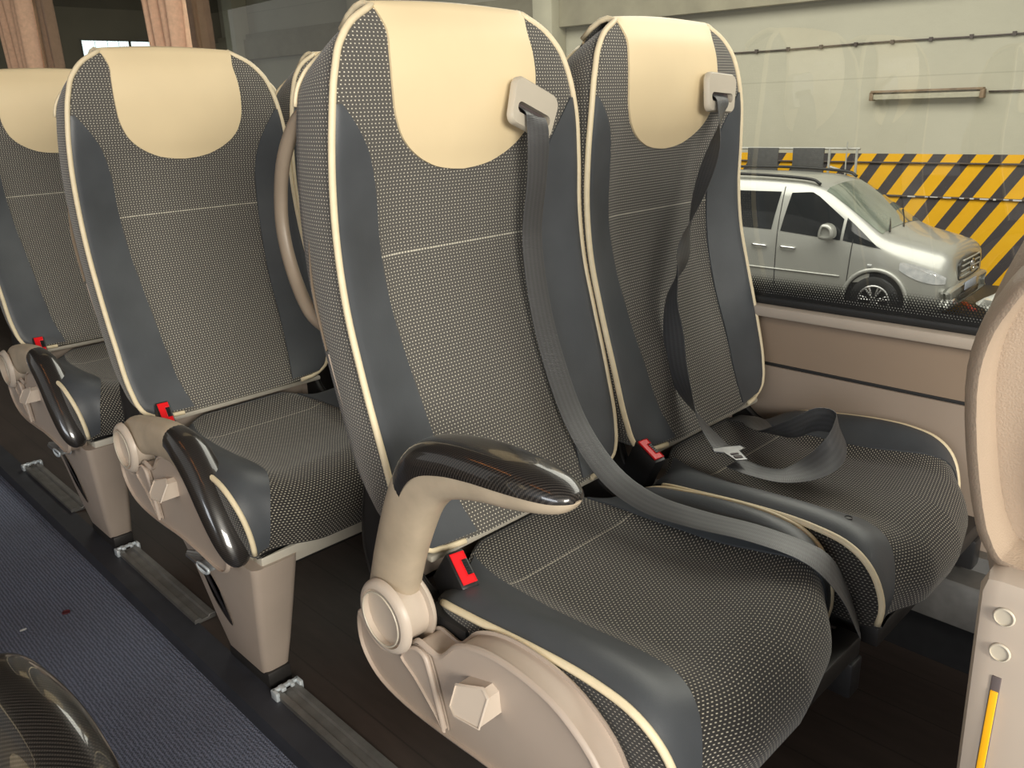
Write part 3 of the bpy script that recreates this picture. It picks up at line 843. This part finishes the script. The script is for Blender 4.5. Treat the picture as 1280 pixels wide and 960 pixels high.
# seat mounting rail on the wall
b = MB(); b.add(*puff([(1.400, .150), (1.500, .150), (1.500, .262), (1.470, .262), (1.462, .238), (1.408, .236), (1.400, .225)], YN, YF, .003, 2, 'y'))
struct(fixn(b.build('trim_7', M['alu'], None)))
# floor rails with end brackets at each row
for k, y in enumerate((.41, 1.19, 1.97, 2.75)):
    r = thing('floor_rail', ['aluminium floor rail under the nearest aisle seat, leading to bottom centre', 'aluminium floor rail just behind the second-row pedestal', 'aluminium floor rail behind the third-row pedestal, at left edge', 'farthest aluminium floor rail at the left edge'][k], 'rail', (.589, y, .0), 0, 'seat rails in the floor')
    x0, x1 = -.024, .024
    b = MB(); b.add(*puff([(x0, 0), (x1, 0), (x1, .012), (.010, .013), (.007, .008), (-.007, .008), (-.010, .013), (x0, .012)], -.38, .06, .0015, 2, 'y')); fixn(b.build('track', M['alu'], r))
    b = MB(); b.add(*box(x0-.004, x1+.004, .058, .066, .012, .019, .002)); b.add(*box(x0-.005, x0+.003, .045, .067, -.0, .019, .002)); b.add(*box(x1-.003, x1+.005, .045, .067, .0, .019, .002))
    b.add(*box(-.014, -.004, .050, .067, .012, .020, .002)); b.add(*box(.006, .014, .050, .067, .012, .020, .002))
    b.build('end_bracket', M['bracket'], r)
# curtains
def curtain(y0, y1, label, ph):
    v = []; nz, ny = 26, 60
    for i in range(nz):
        z = 1.10+.78*i/(nz-1); q = i/(nz-1); pin = .72+.28*q
        for j in range(ny):
            s = j/(ny-1); yy = y0+(y1-y0)*(.0+s*pin)
            v.append((1.455+.028*math.sin(s*2*PI*4.5+ph+.4*math.sin(q*3))+.008*math.sin(s*37+q*2), yy, z))
    v2 = [(p[0]+.003, p[1], p[2]) for p in v]; n = len(v)
    f = gridf(nz, ny)+[tuple(n+i for i in g[::-1]) for g in gridf(nz, ny)]
    o = fixn(mk('curtain', v+v2, f, M['curtain'], None)); tag(o, label, 'curtain', 'tan window curtains')
curtain(3.16, 3.50, 'tan curtain hanging above the second-row seat', 0)
curtain(4.86, 5.34, 'tan curtain at the top left corner above the third-row seat', 1.3)
# debris on the carpet
v, f = puff(smooth_closed([(-.007, -.004), (.006, -.007), (.010, .002), (.001, .008), (-.006, .004)], 3), 0, .004, .001, 2, 'z'); o = fixn(mk('leaf_scrap', v, f, M['leafred'])); o.location = (.395, 1.90, -.0245); tag(o, 'small dark red scrap lying on the blue aisle carpet', 'scrap')
v, f = puff(smooth_closed([(-.006, -.002), (.006, -.003), (.007, .002), (-.004, .003)], 3), 0, .002, .0006, 2, 'z'); o = fixn(mk('paper_scrap', v, f, M['paper'])); o.location = (.306, 1.90, -.0245); tag(o, 'tiny white paper scrap left of the red scrap on the aisle carpet', 'scrap')

# ------------------------------------------------------------------ hall outside
GZ = -2.015
v, f = box(-12, 30, -20, 30, GZ-.1, GZ); struct(mk('ground', v, f, M['ground'], None, False))
hr = thing('hall_wall', 'painted hall wall', 'wall'); 
bpy.data.objects.remove(hr)
TH = R(5.8)
def hall(o): o.rotation_euler = (0, 0, TH); return o
v, f = box(15.2, 15.5, -12, 26, GZ, 5.5); struct(hall(mk('wall_outer', v, f, M['hallwall'], None, False)))
b = MB(); b.add(*box(14.95, 15.2, -12, 26, 2.52, 3.05)); b.add(*box(15.05, 15.2, -12, 26, 3.05, 3.2)); struct(hall(b.build('trim_8', M['concrete'], None)))
for k, y in enumerate((11.2, 17.0, 22.4)):
    v, f = box(14.7, 15.2, y-.25, y+.25, GZ, 5.3, .03); struct(hall(mk('trim_%d' % (9+k), v, f, M['concrete_pale'], None, auto=30)))
v, f = box(-10, 14, 25, 25.3, GZ, 6); struct(mk('wall_far', v, f, M['olive'], None, False))
v, f = box(-3, 16, -1, 27, 5.3, 5.6); struct(mk('ceiling_hall', v, f, M['olive'], None, False))
# far hall window: bright panes in a dark frame
skyw = emit('daylight_pane', (.80, .95, .98), 1.6)
wn = thing('hall_window', 'bright multi-pane window on the far dark wall', 'window', (9.9, 24.95, 2.2))
struct(wn)
v, f = box(-1.25, 1.25, -.03, 0, 0, .87); mk('window_frame', v, f, M['gasket'], wn, False)
for k, (a, c) in enumerate(((-1.22, -.90), (-.88, -.57), (-.55, -.27), (-.25, .0), (.08, .55), (.57, .98), (1.03, 1.2))):
    v, f = box(a, c, -.05, -.03, .03, .84); mk('pane', v, f, skyw, wn, False)
# wall lamp, conduits
lt = thing('tube_lamp', 'old rust-edged fluorescent lamp fixed to the pale hall wall', 'lamp', (0, 0, 0), TH)
v, f = puff([(15.0, .90), (15.14, .90), (15.14, 1.03), (15.02, 1.03), (14.98, .99)], 2.97, 4.59, .02, 3, 'y'); fixn(mk('housing', v, f, M['tube'], lt, auto=40))
v, f = box(14.97, 15.16, 2.95, 4.61, 1.02, 1.055, .006); mk('top_cover', v, f, M['rust'], lt, auto=40)
for y in (2.96, 4.60):
    v, f = box(14.98, 15.15, y-.03, y+.03, .895, 1.03, .01); mk('end_cap', v, f, M['rust'], lt, auto=40)
cb = thing('wall_cable', 'dark cable with clips along the pale hall wall above the lamp', 'cable', (0, 0, 0), TH)
pts = [(15.17, y, 1.80+.008*math.sin(y*1.7)) for y in np.linspace(-2, 14, 60)]
v, f = tube(pts, .014, 6); mk('cable', v, f, M['cable'], cb)
b = MB()
for k in range(28): b.add(*box(15.14, 15.2, -2+k*.58, -1.95+k*.58, 1.77, 1.83))
b.build('clips', M['cable'], cb)
o = mk('wall_cable', *tube([(15.17, y, .99+.005*math.sin(y*2)) for y in np.linspace(-2, 2.9, 20)], .014, 6), M['cable']); hall(o); tag(o, 'cable running right from the end of the tube lamp', 'cable')
o = mk('wall_pipe', *tube([(15.17, y, -.10) for y in np.linspace(-2, 14, 20)], .016, 6), M['cable']); hall(o); tag(o, 'thin dark pipe crossing the top of the hazard stripes', 'pipe')
o = mk('wall_strip', *box(15.17, 15.2, -2, 9, -.66, -.63), M['cable']); hall(o); tag(o, 'low chipped strip crossing the middle of the hazard stripes', 'strip')
random.seed(3); b = MB()
for k in range(20):
    y = .5+k*.17+random.uniform(-.05, .05); b.add(*box(15.155, 15.17, y, y+random.uniform(.03, .13), -.66+random.uniform(0, .01), -.635))
ch = b.build('chipped_paint', M['paper'], o)
# rack behind the van
rk = thing('steel_rack', 'steel rail frame behind the van with two grey boards', 'rack', (0, 0, 0), TH)
b = MB(); X = 14.55
for (y0, z0, y1, z1) in ((6.9, .16, 4.55, .16), (6.9, -.32, 4.55, -.32), (4.60, GZ, 4.60, .17), (5.05, GZ, 5.05, .17), (6.85, GZ, 6.85, .17), (4.62, -.26, 5.02, -.14)):
    b.add(*tube([(X, y0, z0), (X, y1, z1)], .022, 8))
b.add(*tube([(X-.05, 4.75, GZ), (X-.05, 4.75, .27)], .012, 8)); b.build('rail_frame', M['steel'], rk)
for y0, y1 in ((5.92, 6.48), (5.12, 5.66)):
    v, f = box(X-.06, X-.03, y0, y1, -.42, .17, .004); mk('grey_board', v, f, M['panelgrey'], rk, auto=40)

# ------------------------------------------------------------------ van (local: +x forward, y left, z up)
def make_van():
    A = R(-3); fx, fy = -math.sin(A), -math.cos(A)
    van = thing('van', 'silver passenger van parked before the hazard-striped wall', 'van', (12.255, 4.505, GZ), math.atan2(fy, fx))
    # stations: x, z_bottom, z_belt, z_top, half width belt, half width top
    ST = [(.90, .42, .60, .64, .62, .55), (.87, .30, .66, .86, .76, .66), (.80, .24, .72, .98, .84, .70), (.66, .22, .78, 1.04, .89, .72), (.40, .22, .86, 1.10, .93, .76), (.10, .24, .98, 1.17, .94, .78), (-.02, .24, 1.04, 1.215, .945, .80), (-.30, .24, 1.08, 1.40, .95, .78), (-.60, .24, 1.11, 1.61, .95, .76), (-.88, .24, 1.13, 1.78, .95, .74), (-1.10, .24, 1.14, 1.84, .95, .74), (-1.6, .24, 1.16, 1.88, .95, .745), (-2.4, .24, 1.17, 1.89, .95, .745), (-3.2, .24, 1.18, 1.88, .945, .74), (-3.75, .28, 1.18, 1.84, .93, .72), (-3.88, .40, 1.15, 1.55, .90, .70)]
    a = np.array(ST); xs = np.linspace(.90, -3.88, 120); v = []
    fn = [sinterp([(-r[0], r[k]) for r in ST]) for k in range(1, 6)]
    def sec(x):
        zb, zm, zt, wm, wt = [g(-x) for g in fn]
        side = [(wm*.93, zb), (wm*.985, zb+.10), (wm, zb+(zm-zb)*.45), (wm*1.0, zb+(zm-zb)*.75), (wm*.985, zm), (wm+(wt-wm)*.30, zm+(zt-zm)*.33), (wm+(wt-wm)*.68, zm+(zt-zm)*.70), (wt, zm+(zt-zm)*.94), (wt*.85, zt+.012), (wt*.5, zt+.035), (0, zt+.045)]
        return side
    for x in xs:
        s = sec(x)
        ring = [(x, -p[0], p[1]) for p in s]+[(x, p[0], p[1]) for p in s[::-1][1:]]
        v += ring
    m = len(ring); f = gridf(len(xs), m, True); f += [tuple(range(m)), tuple((len(xs)-1)*m+j for j in range(m-1, -1, -1))]
    fixn(mk('body', v, f, M['silver'], van, auto=50))
    def side_y(x, z, off=.006):
        s = sec(x); zz = [p[1] for p in s[:9]]; ww = [p[0] for p in s[:9]]; return -(float(np.interp(z, zz, ww))+off)
    def side_patch(name, poly, mat, off=.006, parent=van, n=10):
        # poly: bottom edge list and top edge list with same count
        bot, top = poly; vv = []
        B = smooth_path([(x, z, 0) for x, z in bot], 1) if False else bot
        k = 14
        for i in range(k+1):
            t = i/k; p = np.array([np.interp(t, np.linspace(0, 1, len(bot)), [q[c] for q in bot]) for c in (0, 1)]); r2 = np.array([np.interp(t, np.linspace(0, 1, len(top)), [q[c] for q in top]) for c in (0, 1)])
            for j in range(n+1):
                q = p+(r2-p)*j/n; vv.append((q[0], side_y(q[0], q[1], off), q[1]))
            for j in range(n, -1, -1):
                q = p+(r2-p)*j/n; vv.append((q[0], side_y(q[0], q[1], -.01), q[1]))
        ff = gridf(k+1, 2*(n+1), True); ff += [tuple(range(2*n+2)), tuple(k*(2*n+2)+j for j in range(2*n+1, -1, -1))]
        return fixn(mk(name, vv, ff, mat, parent, auto=50))
    side_patch('quarter_window', ([(-.50, 1.12), (.02, 1.045)], [(-.50, 1.42), (-.04, 1.075)]), M['carglass'])
    side_patch('front_door_window', ([(-1.42, 1.19), (-.54, 1.12)], [(-1.34, 1.72), (-1.05, 1.74), (-.93, 1.68), (-.54, 1.40)]), M['carglass'])
    side_patch('sliding_door_window', ([(-2.50, 1.22), (-1.56, 1.20)], [(-2.50, 1.72), (-1.50, 1.73)]), M['carglass'])
    side_patch('rear_window', ([(-3.6, 1.24), (-2.62, 1.22)], [(-3.5, 1.68), (-2.62, 1.72)]), M['carglass'])
    # windscreen on the sloping front
    vv = []
    for i in range(13):
        x = -.03-.84*i/12; s = sec(x); zt = s[-1][1]; wt = s[7][0]
        for j in range(15):
            t = -1+2*j/14; w = wt*.96*t; zz = float(np.interp(abs(w), [0, s[9][0], s[8][0], s[7][0]], [s[10][1], s[9][1], s[8][1], s[7][1]]))
            vv.append((x, w, zz+.008))
    fixn(mk('windscreen', vv, gridf(13, 15), M['windscreen'], van))
    b = MB()
    for (y0, y1) in ((-.65, .05), (-.1, .62)): b.add(*tube([(.02, y0, 1.245), (-.10, (y0+y1)/2, 1.30), (-.24, y1, 1.39)], .012, 6))
    b.build('wipers', M['black'], van)
    # seams, handles, trims
    b = MB()
    for xx, za, zb_ in ((-.40, .40, 1.14), (-1.46, .32, 1.80), (-2.56, .32, 1.80)):
        b.add(*tube([(xx+(.05 if xx == -.40 else 0)*(z-.4), side_y(xx, z, .001), z) for z in np.linspace(za, zb_, 14)], .007, 5))
    b.build('door_seams', M['grille'], van)
    o = mk('side_rub_strip', *tube([(x, side_y(x, .62, .006), .62-.01*x) for x in np.linspace(-2.5, -.50, 14)], .012, 6), M['silver'], van)
    for x in (-1.28, -1.72):
        hd = mk('door_handle', *tube(smooth_path([(x-.11, side_y(x, .96, .0), .965), (x-.08, side_y(x, .96, .035), .97), (x+.08, side_y(x, .96, .035), .965), (x+.11, side_y(x, .96, 0), .96)], 4), .016, 8), M['chrome'], van)
    # wing mirror
    v, f = puff(smooth_closed([(-.13, 0), (-.10, .17), (.0, .19), (.07, .13), (.08, .02), (.0, -.03)], 4), -.10, .08, .04, 4, 'y')
    mr = fixn(mk('wing_mirror', v, f, M['silver'], van, auto=60)); mr.location = (-.66, -1.03, 1.16)
    mk('indicator', *box(.0, .06, -.01, .006, 0, .03, .004), M['lampglass'], van).location = (-.13, -.955, .80)
    # roof rails
    mk('roof_rail', *tube(smooth_path([(-.98, -.67, 1.84), (-1.2, -.68, 1.915), (-2.2, -.69, 1.955), (-3.5, -.68, 1.93)], 6), .022, 8), M['black'], van)
    mk('roof_rail', *tube(smooth_path([(-.98, .67, 1.84), (-1.2, .68, 1.915), (-2.2, .69, 1.955), (-3.5, .68, 1.93)], 6), .022, 8), M['black'], van)
    # wheel arch dark wells and flared arch + wheels
    for x in (0., -3.2):
        for sg in (-1, 1):
            n = 40; r = .395
            v, f = puff([(x+r*math.cos(2*PI*k/n), .335+r*math.sin(2*PI*k/n)) for k in range(n)], min(sg*.70, sg*.957), max(sg*.70, sg*.957), .01, 2, 'y'); fixn(mk('wheel_well', v, f, M['gasket'], van, auto=40))
            pts = [(x+(r+.03)*math.cos(a), sg*.955, .335+(r+.03)*math.sin(a)) for a in np.linspace(R(-12), R(192), 26)]
            mk('wheel_arch', *tube(pts, .030, 8, flat=.8), M['silver'], van)
            w = thing('wheel', '', 'x'); del w['label'], w['category']; w.parent = van; w.location = (x, sg*.86, .335)
            R0 = .335; prof = [(.215, -.10), (.30, -.11), (.33, -.09), (R0, -.04), (R0, .04), (.33, .09), (.30, .11), (.215, .10)]
            v = []; nn = 40
            for k in range(nn):
                a = 2*PI*k/nn
                for rr, yy in prof: v.append((rr*math.cos(a), yy, rr*math.sin(a)))
            f = gridf(nn, len(prof), True); bb = (nn-1)*len(prof); f += [(bb+j, bb+(j+1) % len(prof), (j+1) % len(prof), j) for j in range(len(prof))]
            fixn(mk('tyre', v, f, M['tyre'], w, auto=50))
            b = MB(); b.add(*tube([(.205*math.cos(2*PI*k/32), sg*.092, .205*math.sin(2*PI*k/32)) for k in range(32)], .016, 6, True))
            for k in range(7):
                a = 2*PI*k/7+.3
                for da in (-.13, .13):
                    b.add(*tube([(.05*math.cos(a+da*.5), sg*.095, .05*math.sin(a+da*.5)), (.205*math.cos(a+da), sg*.088, .205*math.sin(a+da))], .014, 6))
            b.add(*tube([(0, sg*.06, 0), (0, sg*.105, 0)], .055, 16)); b.build('rim', M['alloy'], w)
            v, f = disc(0, 0, 0, .21, -.01, .01, .002, 24); v = [(p[1], p[0]+sg*.03, p[2]) for p in v]; fixn(mk('brake_disc', v, f, M['grille'], w))
    # headlamps: lens on front corner
    for sg in (-1, 1):
        vv = []; K = 12; J = 8
        for i in range(K+1):
            t = i/K; x = .28+.56*t; zc = .845-.16*t; hh = .105*math.sin(PI*min(1, .12+.80*t))**.6
            for j in range(J+1):
                z = zc-hh+2*hh*j/J*.9; s = sec(x); zz = [p[1] for p in s]; ww = [p[0] for p in s]
                y = float(np.interp(z, zz, ww)); vv.append((x+.004, sg*(y+.008), z))
        fixn(mk('headlamp', vv, gridf(K+1, J+1), M['lampglass'], van))
    # nose panel with grille, emblem and plate
    v, f = puff(smooth_closed([(-.40, .62), (.40, .62), (.47, .74), (.44, .88), (0, .93), (-.44, .88), (-.47, .74)], 4), .84, .915, .02, 3, 'x'); g = fixn(mk('grille', v, f, M['grille'], van, auto=50))
    b = MB()
    for z in (.68, .75, .82, .89): b.add(*box(.905, .925, -.42+abs(z-.77)*.3, .42-abs(z-.77)*.3, z-.009, z+.009, .003))
    b.build('grille_bar', M['steel'], g)
    b = MB(); c = (.935, 0, .78); b.add(*tube([(c[0], .085*math.cos(2*PI*k/28), c[2]+.085*math.sin(2*PI*k/28)) for k in range(28)], .009, 6, True))
    for k in range(3):
        a = PI/2+2*PI*k/3; b.add(*tube([c, (c[0], .085*math.cos(a), c[2]+.085*math.sin(a))], [.016, .004], 6))
    b.build('star_emblem', M['chrome'], g)
    b = MB(); b.add(*puff(smooth_closed([(-.80, .30), (.80, .30), (.84, .44), (.78, .585), (-.78, .585), (-.84, .44)], 4), .80, .935, .05, 4, 'x')); fixn(b.build('bumper', M['silver'], van))
    b = MB(); b.add(*box(.925, .945, -.45, .45, .36, .44, .01)); b.build('air_intake', M['grille'], van)
    mk('number_plate', *box(.938, .950, -.26, .26, .47, .58, .003), M['plate'], van)
    mk('fog_lamp', *box(.90, .935, -.74, -.58, .36, .42, .015), M['lampglass'], van)
make_van()
# second parked car, mostly hidden behind the near seat
c2 = thing('car', 'white car nose peeking out beside the near seat shell', 'car', (12.62, 1.05, GZ), R(90))
prof = smooth_closed([(.0, .25), (-.02, .55), (.12, .74), (.9, .86), (1.5, 1.25), (2.4, 1.40), (3.3, 1.25), (3.9, .9), (4.0, .3)], 5)
v, f = puff([(-p[0]+2, p[1]) for p in prof], -.85, .85, .18, 5, 'y'); fixn(mk('body', v, f, M['white_paint'], c2, auto=60))
for sg in (-1, 1):
    v, f = puff(smooth_closed([(1.92, .55), (1.93, .68), (1.6, .76), (1.45, .72), (1.65, .6)], 4), min(sg*.62, sg*.86), max(sg*.62, sg*.86), .03, 3, 'y'); fixn(mk('headlamp', v, f, M['lampglass'], c2, auto=60))
    for xx in (1.2, -1.3):
        v, f = disc(0, 0, 0, .31, -.1, .1, .03, 28); v = [(p[1]+xx, p[0]+sg*.78, p[2]+.31) for p in v]; fixn(mk('wheel', v, f, M['tyre'], c2, auto=50))
o = mk('floor_marking', *box(-.05, .05, -.28, .28, 0, .004), M['redpaint']); o.location = (13.15, 3.78, GZ+.001); o.rotation_euler = (0, 0, R(-57)); tag(o, 'short red line painted on the hall ground right of the van', 'marking')

# ------------------------------------------------------------------ camera
cam = bpy.data.cameras.new('camera'); co = bpy.data.objects.new('camera', cam); COL.objects.link(co)
cam.sensor_fit = 'HORIZONTAL'; cam.sensor_width = 36; cam.lens = 36*FPX/1280; cam.clip_start = .02; cam.clip_end = 200
m = Matrix(((MR_[0][0], MR_[1][0], -MR_[2][0], 0), (MR_[0][1], MR_[1][1], -MR_[2][1], 0), (MR_[0][2], MR_[1][2], -MR_[2][2], CAMZ), (0, 0, 0, 1)))
co.matrix_world = m; SC.camera = co

# ------------------------------------------------------------------ light
w = bpy.data.worlds.new('world'); SC.world = w; w.use_nodes = True
bg = w.node_tree.nodes['Background']; bg.inputs[0].default_value = (1., .97, .91, 1); bg.inputs[1].default_value = .33
def area(name, loc, rot, sx, sy_, e, col):
    l = bpy.data.lights.new(name, 'AREA'); l.shape = 'RECTANGLE'; l.size = sx; l.size_y = sy_; l.energy = e; l.color = col
    o = bpy.data.objects.new(name, l); COL.objects.link(o); o.location = loc
    d = Vector(rot)-Vector(loc); o.rotation_euler = d.to_track_quat('-Z', 'Y').to_euler(); return o
area('daylight_front', (-.6, -2.3, 1.62), (.9, 1.0, .9), 1.5, .8, 112, (1, .94, .83))
area('daylight_side', (-3.2, -.5, 1.45), (.8, .6, .75), 2.6, .8, 42, (.92, .96, 1.))
for k, (x, y) in enumerate(((-.42, .6), (-.30, 1.9))):
    lm = thing('ceiling_lamp', 'amber strip lamp on the coach ceiling, nearer one' if k == 0 else 'amber strip lamp on the coach ceiling, farther one', 'lamp', (x, y, 1.999))
    v, f = box(-.03, .03, -.5, .5, -.012, 0, .004); mk('lamp_base', v, f, M['ceiling'], lm)
    v, f = box(-.012, .012, -.45, .45, -.018, -.011, .002); mk('diffuser', v, f, emit('amber_light', (1, .32, .06), 9), lm)
area('hall_skylight', (8, 5, 5.2), (8, 5.001, -1), 7, 16, 1350, (1, .97, .88))

SC.view_settings.view_transform = 'Standard'; SC.view_settings.look = 'None'; SC.view_settings.gamma = 1
SC.view_settings.use_curve_mapping = False; SC.view_settings.exposure = .3
